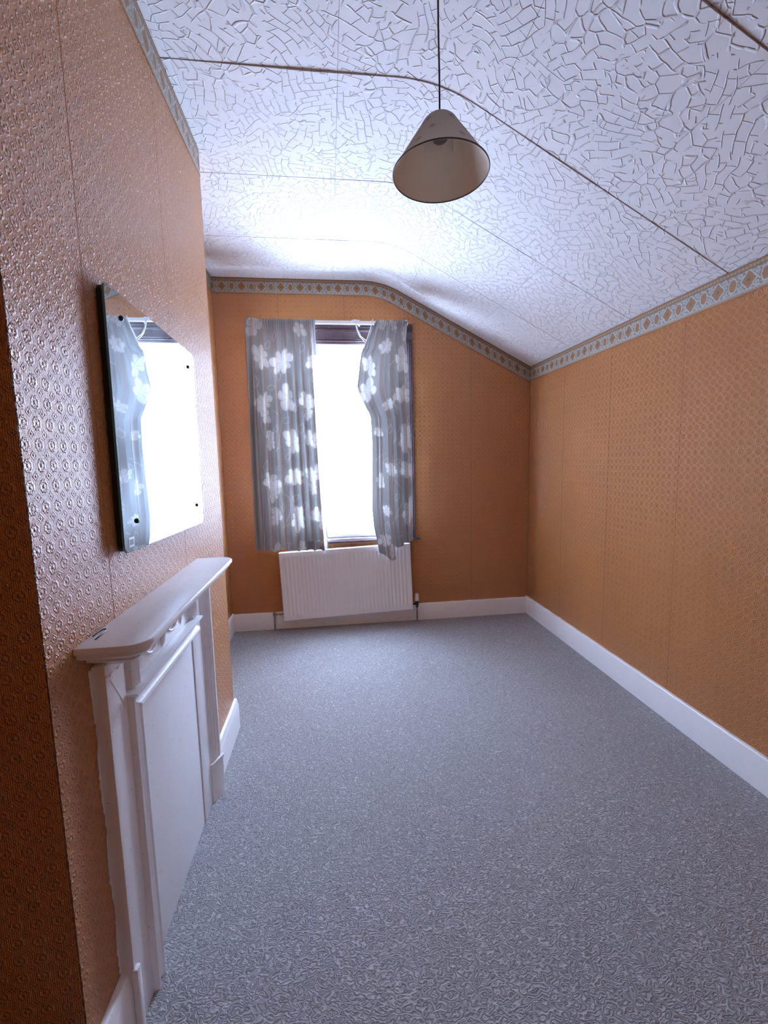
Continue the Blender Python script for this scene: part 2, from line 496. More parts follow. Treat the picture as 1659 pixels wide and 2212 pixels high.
# far wall: plaster shell round the window opening, then the paper drops
bm = bmesh.new()
for x0, x1, zb, zt in ((XL - 0.1, OX0, 0, None), (OX1, XR + 0.1, 0, None), (OX0, OX1, 0, OZ0), (OX0, OX1, OZ1, None)):
    poly = top_poly(x0, x1, zb) if zt is None else [(x0, zb), (x1, zb), (x1, zt), (x0, zt)]
    if zt is None: poly = [(x, z + (0.05 if z > 1.5 and z != zb else 0)) for x, z in poly]
    prism(bm, poly, lambda x, z: (x, D + PT, z), lambda x, z: (x, D + 0.125, z))
wall_far = struct(obj('wall_far', bm, PLASTER))
def paper_far(pieces):
    bm = bmesh.new()
    for poly in pieces:
        prism(bm, poly, lambda x, z: (x, D - 0.0002, z), lambda x, z: (x, D + PT + 0.001, z))
    return obj('wallpaper_strip', bm, PAPER_X, wall_far)
G = 0.0013
xc = [XL, -0.37, 0.17, 0.71, 1.262, XR]
for x0, x1 in zip(xc, xc[1:]):
    x0 += G; x1 -= G
    pcs = []
    for a, b in ((x0, min(x1, OX0)), (max(x0, OX1), x1)):
        if b - a > 0.001: pcs.append(top_poly(a, b, 0))
    a, b = max(x0, OX0), min(x1, OX1)
    if b - a > 0.001:
        pcs.append([(a, 0), (b, 0), (b, OZ0), (a, OZ0)]); pcs.append(top_poly(a, b, OZ1))
    paper_far(pcs)

# right wall
bm = bmesh.new(); box(bm, XR + PT, XR + 0.2, YK - 0.1, D + 0.1, 0, HR + 0.1)
wall_right = struct(obj('wall_right', bm, PLASTER))
yc = [D, 3.30, 2.728, 2.133, 1.55, 0.96, 0.37, -0.22, YK]
for y1, y0 in zip(yc, yc[1:]):
    bm = bmesh.new(); box(bm, XR - 0.0002, XR + PT + 0.001, y0 + G, y1 - G, 0, HR + 0.004)
    obj('wallpaper_strip', bm, PAPER_Y, wall_right)

# chimney breast
bm = bmesh.new(); box(bm, XL - 0.05, XB - PT, YN + PT, YB - PT, 0, HL + 0.012)
wall_left = struct(obj('wall_left', bm, PLASTER))
yb = [YN, 1.192, 1.79, YB]
for y0, y1 in zip(yb, yb[1:]):
    bm = bmesh.new(); box(bm, XB - PT - 0.001, XB + 0.0002, y0 + (G if y0 > YN else 0), y1 - (G if y1 < YB else 0), 0, HL + 0.004)
    obj('wallpaper_strip', bm, PAPER_Y, wall_left)
for yy, s in ((YN, -1), (YB, 1)):
    bm = bmesh.new(); box(bm, XL, XB + 0.0002, yy - (0.0002 if s < 0 else PT + 0.001), yy + (PT + 0.001 if s < 0 else 0.0002), 0, HL + 0.004)
    obj('wallpaper_strip', bm, PAPER_X, wall_left)

# alcove wall and the wall behind the camera
bm = bmesh.new(); box(bm, XL - 0.2, XL - PT, YK - 0.1, D + 0.1, 0, HL + 0.1)
wall_alcove = struct(obj('wall_alcove', bm, PLASTER))
for y0, y1 in ((YB, 3.0), (3.0, 3.56), (3.56, D), (YK, -0.2), (-0.2, 0.35), (0.35, YN)):
    bm = bmesh.new(); box(bm, XL - PT - 0.001, XL + 0.0002, y0 + G, y1 - G, 0, HL + 0.004)
    obj('wallpaper_strip', bm, PAPER_Y, wall_alcove)
bm = bmesh.new(); box(bm, XL - 0.2, XR + 0.2, YK - 0.2, YK - PT, 0, HL + 0.1)
wall_back = struct(obj('wall_back', bm, PLASTER))
for x0, x1 in zip([XL, -0.3, 0.27, 0.84, 1.4], [-0.3, 0.27, 0.84, 1.4, XR]):
    bm = bmesh.new()
    prism(bm, top_poly(x0 + G, x1 - G, 0), lambda x, z: (x, YK + 0.0002, z), lambda x, z: (x, YK - PT - 0.001, z))
    obj('wallpaper_strip', bm, PAPER_X, wall_back)

# ------------------------------------------------------------------ printed border under the ceiling
BW = 0.122
def border_colors(L, V):
    """L along the strip in metres, V 0 at the top, 1 at the bottom"""
    rng = np.random.RandomState(3)
    def n2(a, b, f):
        return 0.5 + 0.25 * (np.sin(a * f + 1.7 * np.sin(b * f * 0.7)) + np.sin(b * f * 1.3 + 2.1 * np.sin(a * f * 0.6)))
    cream = np.array([0.36, 0.28, 0.19]); brown = np.array([0.27, 0.125, 0.042]); pale = np.array([0.42, 0.43, 0.40])
    grey = np.array([0.20, 0.22, 0.22]); dk = np.array([0.15, 0.08, 0.035]); tan = np.array([0.27, 0.155, 0.07])
    y = V * BW
    c = np.zeros(L.shape + (3,)) + cream
    def put(m, col):
        m = np.clip(m, 0, 1)[..., None]; c[:] = c * (1 - m) + col * m
    # top band with beads
    put((y < 0.026) * 1.0, tan)
    bl = (L % 0.018) - 0.009
    put(((bl / 0.0062) ** 2 + ((y - 0.0145) / 0.0055) ** 2 < 1) * 0.9, cream)
    put((y < 0.0065) * 1.0, brown); put((abs(y - 0.026) < 0.0016) * 1.0, dk)
    # main band: florals behind large and small lozenges
    main = (y > 0.0275) & (y < 0.107)
    put(main * 1.0, np.array([0.24, 0.19, 0.125]))
    put(main * (n2(L, y, 330) > 0.56) * 0.9, pale); put(main * (n2(L + 3, y + 1, 260) > 0.70) * 0.8, grey)
    P = 0.155; l1 = (L % P) - P / 2; l2 = ((L + P / 2) % P) - P / 2; yy = y - 0.067
    big = abs(l1) / 0.036 + abs(yy) / 0.040
    put(main * (abs(big - 1.05) < 0.14) * 1.0, pale); put(main * (big < 0.95) * 1.0, brown * 1.1)
    put(main * (big < 0.9) * (n2(L, y, 520) > 0.6) * 0.8, tan); put(main * (big < 0.25) * 0.8, dk)
    sm = (l2 / 0.018) ** 2 + (yy / 0.027) ** 2
    put(main * (abs(sm - 1.2) < 0.35) * 1.0, pale); put(main * (sm < 0.95) * 1.0, brown * 1.15); put(main * (sm < 0.12) * 1.0, tan)
    for sx in (-1, 1):
        for sy in (-1, 1):
            d = ((l1 - sx * 0.040) / 0.010) ** 2 + ((yy - sy * 0.026) / 0.011) ** 2
            put(main * (d < 1) * 0.9, pale); put(main * (d < 0.25) * 0.8, grey)
    put((abs(y - 0.1075) < 0.0016) * 1.0, pale); put((abs(y - 0.1125) < 0.002) * (np.sin(L * 420) > 0) * 0.8, brown)
    put((y > 0.118) * 1.0, brown)
    return np.clip(c, 0.0, 1.0)

def border(name, path, down, nrm, off=0.0014):
    """path: list of points along the ceiling line"""
    pts = np.array(path); seg = np.linalg.norm(np.diff(pts, axis=0), axis=1); cum = np.concatenate([[0], np.cumsum(seg)])
    n = int(cum[-1] / 0.0032); ls = np.linspace(0, cum[-1], n)
    base = np.stack([np.interp(ls, cum, pts[:, k]) for k in range(3)], 1)
    tang = np.gradient(base, axis=0); tang /= np.linalg.norm(tang, axis=1)[:, None]
    nv = np.array(nrm, float); dn = np.cross(tang, nv); s = np.sign(dn @ np.array([0, 0, -1.0])); dn *= s[:, None]
    if down: dn = np.tile(np.array([0, 0, -1.0]), (n, 1)) * (1 / np.maximum(0.5, -dn[:, 2:3]))
    m = 40; vv = np.linspace(0, 1, m)
    wav = 0.0012 * np.sin(ls * 13) + 0.0008 * np.sin(ls * 31 + 1)
    Pm = base[None] + dn[None] * (vv[:, None, None] * BW) + nv * (off + 0.0006 * np.sin(ls * 9)[None, :, None] ** 2)
    Pm[-1] += dn * wav[:, None]
    LL, VV = np.meshgrid(ls, vv)
    o = grid_mesh(name, Pm, BORDER, None, border_colors(LL, VV))
    md = o.modifiers.new('thickness', 'SOLIDIFY'); md.thickness = 0.0008; md.offset = 0
    return struct(o)
zc = 0.0005
xs_far = [XL + 0.002, S_A] + [cprof(s)[0] for s in S_STOPS[1:]] + [XR - 0.002]
border('trim_1', [(x, D, ceil_z(x) - zc) for x in xs_far], True, (0, -1, 0))
border('trim_2', [(XR, D - 0.002, HR - zc), (XR, YK, HR - zc)], False, (-1, 0, 0))
border('trim_3', [(XB, YN - 0.001, HL - zc), (XB, YB, HL - zc)], False, (1, 0, 0))
border('trim_4', [(XL, YB + 0.003, HL - zc), (XL, D - 0.002, HL - zc)], False, (1, 0, 0))
border('trim_5', [(XL, YN - 0.002, HL - zc), (XB + 0.001, YN - 0.002, HL - zc)], False, (0, -1, 0))

# ------------------------------------------------------------------ skirting boards
def skirting(name, a, b, nrm, hgt, thick=0.02, ledge=False):
    """a,b: floor points on the wall; nrm points into the room"""
    a, b, nv = Vector(a), Vector(b), Vector(nrm)
    if ledge:
        pr = [(0, 0), (thick, 0), (thick, hgt - 0.035), (thick - 0.002, hgt - 0.03), (thick - 0.006, hgt - 0.022), (thick - 0.006, hgt - 0.012), (thick - 0.010, hgt - 0.004), (0.004, hgt), (0, hgt)]
    else:
        pr = [(0, 0), (thick, 0), (thick, hgt - 0.010), (thick - 0.002, hgt - 0.004), (thick - 0.006, hgt), (0, hgt)]
    bm = bmesh.new()
    L = (b - a).length; n = max(2, int(L / 0.05)); rr = random.Random(hash(name) % 997 if False else len(name))
    rings = []
    for i in range(n + 1):
        p = a.lerp(b, i / n); w = 0.0011 * math.sin(i * 1.7) + 0.0012 * (rr.random() - 0.5)
        rings.append([bm.verts.new(p + nv * q + Vector((0, 0, z + (w if z > hgt - 0.012 else 0)))) for q, z in pr])
    for r0, r1 in zip(rings, rings[1:]):
        for k in range(len(pr)):
            bm.faces.new((r0[k], r0[(k + 1) % len(pr)], r1[(k + 1) % len(pr)], r1[k]))
    bm.faces.new(rings[0]); bm.faces.new(rings[-1][::-1])
    return struct(autosmooth(obj(name, bm, PAINT_SKIRT), 30))
skirting('baseboard_far', (XL + 0.021, D - 0.0004, 0), (XR - 0.021, D - 0.0004, 0), (0, -1, 0), 0.152)
skirting('baseboard_right', (XR - 0.0004, D - 0.0004, 0), (XR - 0.0004, YK, 0), (-1, 0, 0), 0.160)
skirting('baseboard_alcove', (XL + 0.0004, YB + 0.001, 0), (XL + 0.0004, D - 0.0004, 0), (1, 0, 0), 0.158)
skirting('baseboard_left', (XB + 0.0004, 1.925, 0), (XB + 0.0004, YB + 0.02, 0), (1, 0, 0), 0.168, 0.022, True)
skirting('baseboard_near', (XB + 0.0004, YN - 0.02, 0), (XB + 0.0004, 1.072, 0), (1, 0, 0), 0.185, 0.024, True)

# ------------------------------------------------------------------ window
win = bpy.data.objects.new('window_1', None); win.location = ((OX0 + OX1) / 2, D, OZ0); link(win); struct(win)
win_inv = Matrix.Translation(-win.location)
def wpart(name, bm, mat, parent=win, sm=False):
    o = obj(name, bm, mat, parent, sm)
    if parent is win: o.matrix_parent_inverse = win_inv
    return o
# dark stained casing with moulded steps
def casing_prof(w):
    def bead(c, r, base): return [(c - r, base), (c - r * 0.7, base + r * 1.2), (c, base + r * 1.7), (c + r * 0.7, base + r * 1.2), (c + r, base)]
    return ([(0, 0), (0, 0.022), (0.004, 0.026), (0.010, 0.024)] + bead(w * 0.20, 0.0055, 0.020) + bead(w * 0.33, 0.0055, 0.018)
            + [(w * 0.40, 0.014), (w * 0.68, 0.014)] + bead(w * 0.76, 0.005, 0.015) + bead(w * 0.86, 0.0055, 0.013) + [(w * 0.95, 0.012), (w, 0.008), (w, 0)])
bm = bmesh.new()
sweep(bm, casing_prof(0.165), lambda q, t: (-0.608, D - t, 2.594 - q), lambda q, t: (0.742, D - t, 2.594 - q))
wpart('head_casing', bm, DARKWOOD)
for x, sgn in ((0.742, -1), (-0.608, 1)):
    bm = bmesh.new()
    sweep(bm, casing_prof(0.075 if sgn > 0 else 0.10), lambda q, t: (x + sgn * q, D - t, 0.768), lambda q, t: (x + sgn * q, D - t, 2.43))
    wpart('side_casing', bm, DARKWOOD)
bm = bmesh.new()
sweep(bm, [(0.034, 0.748), (-0.045, 0.748), (-0.05, 0.752), (-0.05, 0.762), (-0.045, 0.767), (0.034, 0.767)],
      lambda y, z: (-0.625, D + y if y < 0 else D + y, z), lambda y, z: (0.783, D + y, z))
# the board behind the wall face only spans the opening
for v in bm.verts:
    if v.co.y > D + 0.001: v.co.x = min(max(v.co.x, OX0 + 0.001), OX1 - 0.001)
wpart('sill_board', bm, DARKWOOD)
bm = bmesh.new(); box(bm, OX0 + 0.001, OX1 - 0.001, D - 0.022, D + 0.034, 0.7675, 0.784, 0.003); wpart('sill_strip', bm, UPVC)
bm = bmesh.new(); box(bm, OX0 + 0.001, OX1 - 0.001, D - 0.006, D + 0.034, 0.7845, 0.793, 0.002); wpart('sill_bead', bm, DARKWOOD)
# white frame
bm = bmesh.new()
FY0, FY1 = D + 0.035, D + 0.10
def fr(x0, x1, z0, z1, y0=FY0, y1=FY1, bv=0.005): box(bm, x0, x1, y0, y1, z0, z1, bv)
fr(OX0, OX0 + 0.06, 0.788, OZ1); fr(OX1 - 0.06, OX1, 0.788, OZ1); fr(OX0 + 0.06, OX1 - 0.06, 2.372, OZ1)
fr(OX0 + 0.06, OX1 - 0.06, 0.788, 0.835)
wpart('frame', bm, UPVC)
def sash(z0, z1, y0):
    global bm
    bm = bmesh.new(); w = 0.042
    a, b = OX0 + 0.06, OX1 - 0.06
    for q in ((a, a + w, z0, z1), (b - w, b, z0, z1), (a + w, b - w, z1 - w, z1), (a + w, b - w, z0, z0 + w)): fr(*q, y0, y0 + 0.04, 0.006)
    s = wpart('sash', bm, UPVC)
    bm = bmesh.new(); box(bm, a + w - 0.004, b - w + 0.004, y0 + 0.016, y0 + 0.022, z0 + w - 0.004, z1 - w + 0.004)
    o = obj('pane', bm, GLASS, s); return s
sash(1.93, 2.385, FY0 + 0.012)
sash(0.82, 1.93, FY0 + 0.020)
# reveal lining
bm = bmesh.new()
box(bm, OX0 - 0.004, OX0 + 0.002, D + 0.003, D + 0.125, OZ0, OZ1); box(bm, OX1 - 0.002, OX1 + 0.004, D + 0.003, D + 0.125, OZ0, OZ1)
box(bm, OX0, OX1, D + 0.003, D + 0.125, OZ1 - 0.002, OZ1 + 0.004); box(bm, OX0, OX1, D + 0.101, D + 0.15, OZ0 - 0.03, OZ0 + 0.004)
wpart('reveal_lining', bm, UPVC)

# net curtain on a wire across the lower half
nx, nz = 300, 90
xs = np.linspace(OX0 + 0.015, OX1 - 0.015, nx); zt, zb = 2.030, 0.825
tz = np.linspace(0, 1, nz)
X, T = np.meshgrid(xs, tz)
amp = 0.006 + 0.006 * T
Y = D + 0.012 + amp * np.sin(X * 2 * math.pi / 0.055 + 0.8 * np.sin(X * 9)) * 0.8
Z = zt + (zb - zt) * T
Z[0] += 0.008 * np.sin(xs * 2 * math.pi / 0.035)
op = 0.52 + 0.0 * X
hd = Z > 1.985
op = np.where(hd, 0.62 + 0.22 * np.sin(X * 2 * math.pi / 0.03 + 2 * np.sin(Z * 90)), op)
op = np.where((Z < 1.905) & (Z > 1.888), 0.8, op)
op = np.clip(op + 0.10 * np.sin(X * 2 * math.pi / 0.11) * (~hd), 0.1, 0.95)
netc = grid_mesh('net_curtain', np.stack([X, Y, Z], -1), NET, None, np.stack([op, op, op], -1))
tag(netc, 'sheer white net curtain across the lower part of the window', 'net curtain')
bm = bmesh.new(); tube(bm, [(OX0 + 0.001, D + 0.012, 2.005), (OX1 - 0.001, D + 0.012, 2.005)], 0.0022, 8)
obj('wire', bm, PLASTIC, netc)

# ------------------------------------------------------------------ curtains
CY = D - 0.142
def flower_mask(X, Z, cx, cz, r, rot, petals=6, sx=0.72):
    dx = (X - cx) / sx; dz = Z - cz
    rr = np.hypot(dx, dz); th = np.arctan2(dz, dx) + rot
    edge = r * (0.50 + 0.50 * np.abs(np.cos(petals * th / 2)) ** 0.55 + 0.06 * np.sin(3 * th + rot * 5)) * (1 + 0.22 * np.sin(th * 2 + rot * 3) + 0.10 * np.sin(th + rot * 7))
    m = np.clip((edge - rr) / 0.004 + 0.5, 0, 1)
    vein = np.abs(np.sin(petals * th / 2)) * (rr / r)
    shade = 1 - 0.35 * np.exp(-((np.abs(np.cos(petals * th / 2)) * rr) / 0.006) ** 2) * (rr > 0.2 * r)
    return m, shade
def line_mask(X, Z, pts, w):
    m = np.zeros_like(X)
    for (x0, z0), (x1, z1) in zip(pts, pts[1:]):
        dx, dz = x1 - x0, z1 - z0; L2 = dx * dx + dz * dz + 1e-9
        bx = (X > min(x0, x1) - 0.02) & (X < max(x0, x1) + 0.02) & (Z > min(z0, z1) - 0.02) & (Z < max(z0, z1) + 0.02)
        if not bx.any(): continue
        t = np.clip(((X[bx] - x0) * dx + (Z[bx] - z0) * dz) / L2, 0, 1)
        d = np.hypot(X[bx] - x0 - t * dx, Z[bx] - z0 - t * dz)
        m[bx] = np.maximum(m[bx], np.clip((w - d) / 0.0015 + 0.5, 0, 1))
    return m
def leaf(cx, cz, s, a):
    o = [(-0.9, 0), (-0.4, 0.5), (0.25, 0.42), (1, 0.05), (0.3, -0.5), (-0.45, -0.42), (-0.9, 0)]
    c, q = math.cos(a), math.sin(a)
    return [(cx + 0.75 * s * (c * u - q * v), cz + s * (q * u + c * v)) for u, v in o]
def vine(p0, p1, p2, n=14):
    return [((1 - t) ** 2 * p0[0] + 2 * t * (1 - t) * p1[0] + t * t * p2[0], (1 - t) ** 2 * p0[1] + 2 * t * (1 - t) * p1[1] + t * t * p2[1]) for t in [k / n for k in range(n + 1)]]
def paint(X, Z, flowers, leaves, vines):
    ground = np.array([0.49, 0.485, 0.475]); white = np.array([0.74, 0.73, 0.715])
    c = np.zeros(X.shape + (3,)) + ground
    def put(m, col, k=1.0):
        mm = (m * k)[..., None]; c[:] = c * (1 - mm) + col * mm
    for v in vines: put(line_mask(X, Z, vine(*v), 0.0028), white, 0.75)
    for l in leaves: put(line_mask(X, Z, leaf(*l), 0.0026), white, 0.75)
    for k, (cx, cz, r) in enumerate(flowers):
        r = r * 1.18
        m, sh = flower_mask(X, Z, cx, cz, r, 0.7 * k, 5 + k % 3)
        put(m, white); c[:] *= (1 - 0.30 * m * (1 - sh) / 0.35)[..., None]
    return c

def px_left(u, v):      # curtain layout measured on the cloth: u,v in a 0..918 / 0..2212 sketch of it
    return (-0.622 + (u - 62) * 0.000905 - (v - 60) * 0.0, 2.590 - (v - 60) * 0.000905)
# left curtain
nc, nr = 330, 460
s = np.linspace(0, 1, nc); t = np.linspace(0, 1, nr)
S, T = np.meshgrid(s, t)
xl = -0.622 + T * (-0.012); xr = -0.070 + 0.046 * T ** 1.5
ph = 2 * math.pi * (S * 7.5 + 0.25 * np.sin(S * 9))
sp = S + 0.010 * np.sin(ph * 1.0 + 1.0) * np.minimum(1, T * 3)
Xc = xl + (xr - xl) * sp
amp = 0.013 + 0.031 * np.minimum(1, T * 2.2)
gath = np.exp(-((T - 0.0) / 0.05) ** 2)
Yc = CY - amp * np.sin(ph + 0.5 * np.sin(T * 2.2) + 0.55 * np.sin(ph)) - 0.006 * np.sin(ph * 2.3 + 3 * T) * T - 0.010 * gath * np.sin(S * 2 * math.pi * 32)
Yc += 0.012 * T
Yc = np.minimum(Yc, D - 0.096 - 0.018 * (T < 0.2))
hem = 0.728 - 0.018 * S + 0.004 * np.sin(S * 20)
ztop = 2.586 + 0.003 * np.sin(S * 90) - 0.006 * (np.sin(S * 25) > 0.9)
Zc = ztop + (hem - ztop) * T
fl = [px_left(*p) + (r,) for p, r in [((140, 130), .075), ((190, 390), .08), ((195, 780), .075), ((205, 890), .055), ((232, 1060), .034), ((235, 1135), .045), ((220, 1480), .075), ((240, 1600), .052),
      ((248, 1760), .035), ((252, 1830), .05), ((430, 1130), .082), ((372, 430), .095), ((395, 740), .085), ((440, 1440), .078), ((452, 1830), .085), ((565, 760), .070), ((575, 880), .045), ((700, 1160), .088), ((655, 1140), .05),
      ((703, 1440), .085), ((715, 1840), .092), ((255, 2150), .065), ((650, 430), .062), ((470, 2120), .055), ((530, 150), .055), ((690, 740), .07), ((585, 1440), .06), ((600, 1800), .05), ((595, 1560), .045), ((620, 2090), .04), ((580, 1100), .05), ((700, 2060), .035)]]
lv = [px_left(*p) + (z, a) for p, z, a in [((135, 610), .05, 1.4), ((380, 935), .05, .4), ((512, 1010), .05, 1.3), ((380, 1260), .04, 1.0), ((430, 1640), .045, .6), ((180, 1340), .05, 1.2), ((282, 1010), .035, 1.2),
      ((262, 650), .04, .5), ((200, 2030), .05, 1.0), ((430, 1960), .045, .9), ((320, 1720), .04, 1.3), ((310, 210), .04, 1.3), ((250, 290), .04, 1.0), ((335, 560), .04, 1.5), ((550, 310), .045, 1.2), ((340, 2070), .04, .2),
      ((635, 570), .04, 1.4), ((665, 940), .035, 1.5), ((300, 1360), .035, .3), ((365, 1500), .03, .2), ((640, 2080), .04, .4), ((770, 1990), .035, 1.1), ((460, 830), .035, 1.4), ((515, 1720), .04, 1.4)]]
vn = [tuple(px_left(*q) for q in v) for v in [((340, 960), (330, 1090), (272, 1215)), ((272, 1215), (300, 1170), (345, 1170)), ((160, 930), (150, 1000), (180, 1060)), ((290, 1560), (470, 1650), (305, 1925)), ((305, 1925), (330, 1880), (390, 1880)),
      ((190, 1640), (180, 1720), (220, 1770)), ((265, 850), (300, 860), (310, 890)), ((145, 680), (160, 720), (170, 720)), ((395, 1190), (415, 1260), (370, 1320)), ((720, 1920), (760, 1990), (755, 2060)), ((240, 490), (260, 440), (310, 450)), ((640, 230), (600, 330), (590, 440)), ((720, 1250), (745, 1330), (735, 1380))]]
cl = grid_mesh('curtain', np.stack([Xc, Yc, Zc], -1), CLOTH, None, paint(Xc, Zc, fl, lv, vn))
md = cl.modifiers.new('thickness', 'SOLIDIFY'); md.thickness = 0.0012; md.offset = 0
tag(cl, 'grey floral curtain drawn flat over the left half of the window', 'curtain', 'floral window curtains')
# turned-up hem band at the foot
sel = (T[:, 0] > 0.962)
hb = np.stack([Xc, Yc - 0.0028, Zc], -1)[sel][:, 230:]
hemb = grid_mesh('hem', hb, CLOTH, cl, paint(hb[..., 0], hb[..., 2], fl[-3:], [], []) * 0.82)

# right curtain: partly unhooked, its leading edge flopped towards the room
zk = np.array([2.600, 2.50, 2.405, 2.37, 2.33, 2.25, 2.15, 2.05, 2.00, 1.90, 1.83, 1.80, 1.60, 1.30, 1.04, 0.90, 0.78, 0.66, 0.56])
xk = np.array([0.398, 0.362, 0.332, 0.325, 0.295, 0.277, 0.262, 0.247, 0.262, 0.310, 0.345, 0.352, 0.360, 0.352, 0.346, 0.356, 0.380, 0.398, 0.42])
zr = np.array([2.60, 2.45, 2.3, 2.0, 1.6, 1.2, 0.72]); xrk = np.array([0.682, 0.668, 0.684, 0.690, 0.698, 0.702, 0.704])
nc, nr = 260, 470
s = np.linspace(0, 1, nc); t = np.linspace(0, 1, nr); S, T = np.meshgrid(s, t)
hx = np.array([0, .10, .20, .34, .40, .46, .465, .60, .66, .70, 1.0]); hz = np.array([.672, .650, .632, .590, .585, .600, .712, .700, .705, .735, .755])
hem = np.interp(S, hx, hz)
ztop = 2.588 + 0.003 * np.sin(S * 70) - 0.19 * np.clip(1 - S / 0.10, 0, 1) ** 1.3
Zc = ztop + (hem - ztop) * T
xl = np.interp(-Zc, -zk[::1], xk) if False else np.interp(Zc, zk[::-1], xk[::-1])
xr = np.interp(Zc, zr[::-1], xrk[::-1])
ph = 2 * math.pi * (S * 4.6 + 0.22 * np.sin(S * 7 + 1))
Xc = xl + (xr - xl) * np.clip(S + 0.012 * np.sin(ph + 1) * np.minimum(1, T * 3), 0, 1)
amp = 0.013 + 0.031 * np.minimum(1, T * 2.4)
gath = np.exp(-(T / 0.05) ** 2)
Yc = CY - amp * np.sin(ph + 0.6 + 0.4 * np.sin(T * 3) + 0.55 * np.sin(ph)) - 0.005 * np.sin(ph * 2.2 + 2 * T) - 0.010 * gath * np.sin(S * 2 * math.pi * 20)
flap = np.clip(1 - S / 0.22, 0, 1)
Yc -= 0.035 * flap * np.exp(-((Zc - 2.12) / 0.22) ** 2)
Yc += 0.010 * T - 0.012 * np.clip((0.74 - Zc) / 0.1, 0, 1)
Yc = np.minimum(Yc, D - 0.118 + 0.004 * (Zc > 0.8))
def px_right(u, v): return (0.318 + (u - 0) * 0.000975 - 0.085, 2.590 - (v - 85) * 0.000972)
fl = [px_right(*p) + (r,) for p, r in [((105, 670), .085), ((130, 470), .07), ((275, 300), .06), ((410, 410), .08), ((405, 690), .075), ((430, 1060), .09), ((435, 1340), .075), ((455, 1700), .09), ((295, 1340), .055),
      ((250, 120), .045), ((335, 120), .04), ((290, 780), .05), ((205, 1430), .05), ((230, 1950), .06), ((300, 2060), .05), ((190, 1010), .04), ((440, 180), .05), ((250, 1700), .045)]]
lv = [px_right(*p) + (z, a) for p, z, a in [((465, 910), .045, 1.3), ((490, 1240), .04, 1.4), ((490, 1410), .04, 1.3), ((350, 1270), .04, .6), ((345, 1580), .04, 1.0), ((355, 1910), .05, .5), ((490, 1560), .035, 1.2), ((510, 1850), .04, 1.0), ((455, 570), .04, 1.5),
      ((250, 1840), .05, 1.3), ((100, 440), .045, .9), ((290, 990), .04, 1.4), ((250, 1260), .035, .8)]]
vn = [tuple(px_right(*q) for q in v) for v in [((310, 760), (440, 860), (320, 1110)), ((320, 1110), (350, 1060), (395, 1070)), ((305, 1410), (470, 1530), (295, 1810)), ((295, 1810), (340, 1740), (410, 1720)), ((300, 450), (340, 420), (370, 400)), ((440, 1170), (480, 1230), (440, 1280)),
      ((165, 1260), (190, 1210), (260, 1190)), ((440, 1790), (480, 1850), (455, 1910)), ((340, 140), (355, 170), (370, 190))]]
cr = grid_mesh('curtain.001', np.stack([Xc, Yc, Zc], -1), CLOTH, None, paint(Xc, Zc, fl, lv, vn))
md = cr.modifiers.new('thickness', 'SOLIDIFY'); md.thickness = 0.0012; md.offset = 0
tag(cr, 'bunched grey floral curtain on the right, leading edge unhooked and drooping', 'curtain', 'floral window curtains')
bm = bmesh.new()
y0 = CY - 0.03
tube(bm, [(0.246, y0, 2.566), (0.262, y0, 2.50), (0.282, y0 - 0.004, 2.45), (0.318, y0 - 0.01, 2.408)], 0.0032, 8)
tube(bm, [(0.252, y0, 2.566), (0.268, y0, 2.50), (0.292, y0 - 0.004, 2.45), (0.330, y0 - 0.01, 2.418)], 0.0028, 8)
obj('heading_cord', bm, WHITECORD, cr, True)
bm = bmesh.new()
edge = [(0.392, CY - 0.03, 2.585), (0.384, CY - 0.034, 2.55), (0.362, CY - 0.036, 2.48), (0.336, CY - 0.04, 2.412), (0.322, CY - 0.045, 2.385), (0.318, CY - 0.048, 2.36), (0.297, CY - 0.05, 2.335)]
tube(bm, edge, 0.005, 8)
obj('heading_tape', bm, WHITECORD, cr, True)

# curtain rail
rail = empty('curtain_rail', (0.04, D - 0.1, 2.575), 'white plastic curtain rail fixed above the window', 'curtain rail')
def rp(name, bm, mat, sm=False):
    o = obj(name, bm, mat, rail, sm); o.matrix_parent_inverse = Matrix.Translation(-rail.location); return o
bm = bmesh.new(); box(bm, -0.610, 0.690, D - 0.108, D - 0.092, 2.562, 2.590, 0.003); rp('track', bm, PLASTIC)
for x in (-0.58, 0.255, 0.672):
    bm = bmesh.new(); box(bm, x - 0.014, x + 0.014, D - 0.110, D - 0.0005, 2.5895, 2.601, 0.003); box(bm, x - 0.014, x + 0.014, D - 0.006, D - 0.0005, 2.585, 2.625, 0.002)
    rp('bracket', bm, PLASTIC)
bm = bmesh.new(); box(bm, 0.222, 0.290, D - 0.128, D - 0.1085, 2.556, 2.592, 0.006); rp('overlap_clip', bm, PLASTIC)
bm = bmesh.new(); lathe(bm, [(0.0001, -0.006), (0.007, -0.004), (0.008, 0), (0.007, 0.004), (0.0001, 0.006)], (0.284, D - 0.118, 2.549), (0, 1, 0), 16); rp('glider', bm, PLASTIC, True)

# ------------------------------------------------------------------ radiator
rad = empty('radiator', (0.133, D - 0.055, 0.11), 'white ribbed panel radiator under the window', 'radiator')
rad.rotation_euler = (0, math.radians(-1.75), 0)
RW, RH = 1.135, 0.60
def rd(name, bm, mat, parent=rad, sm=False): return obj(name, bm, mat, parent, sm)
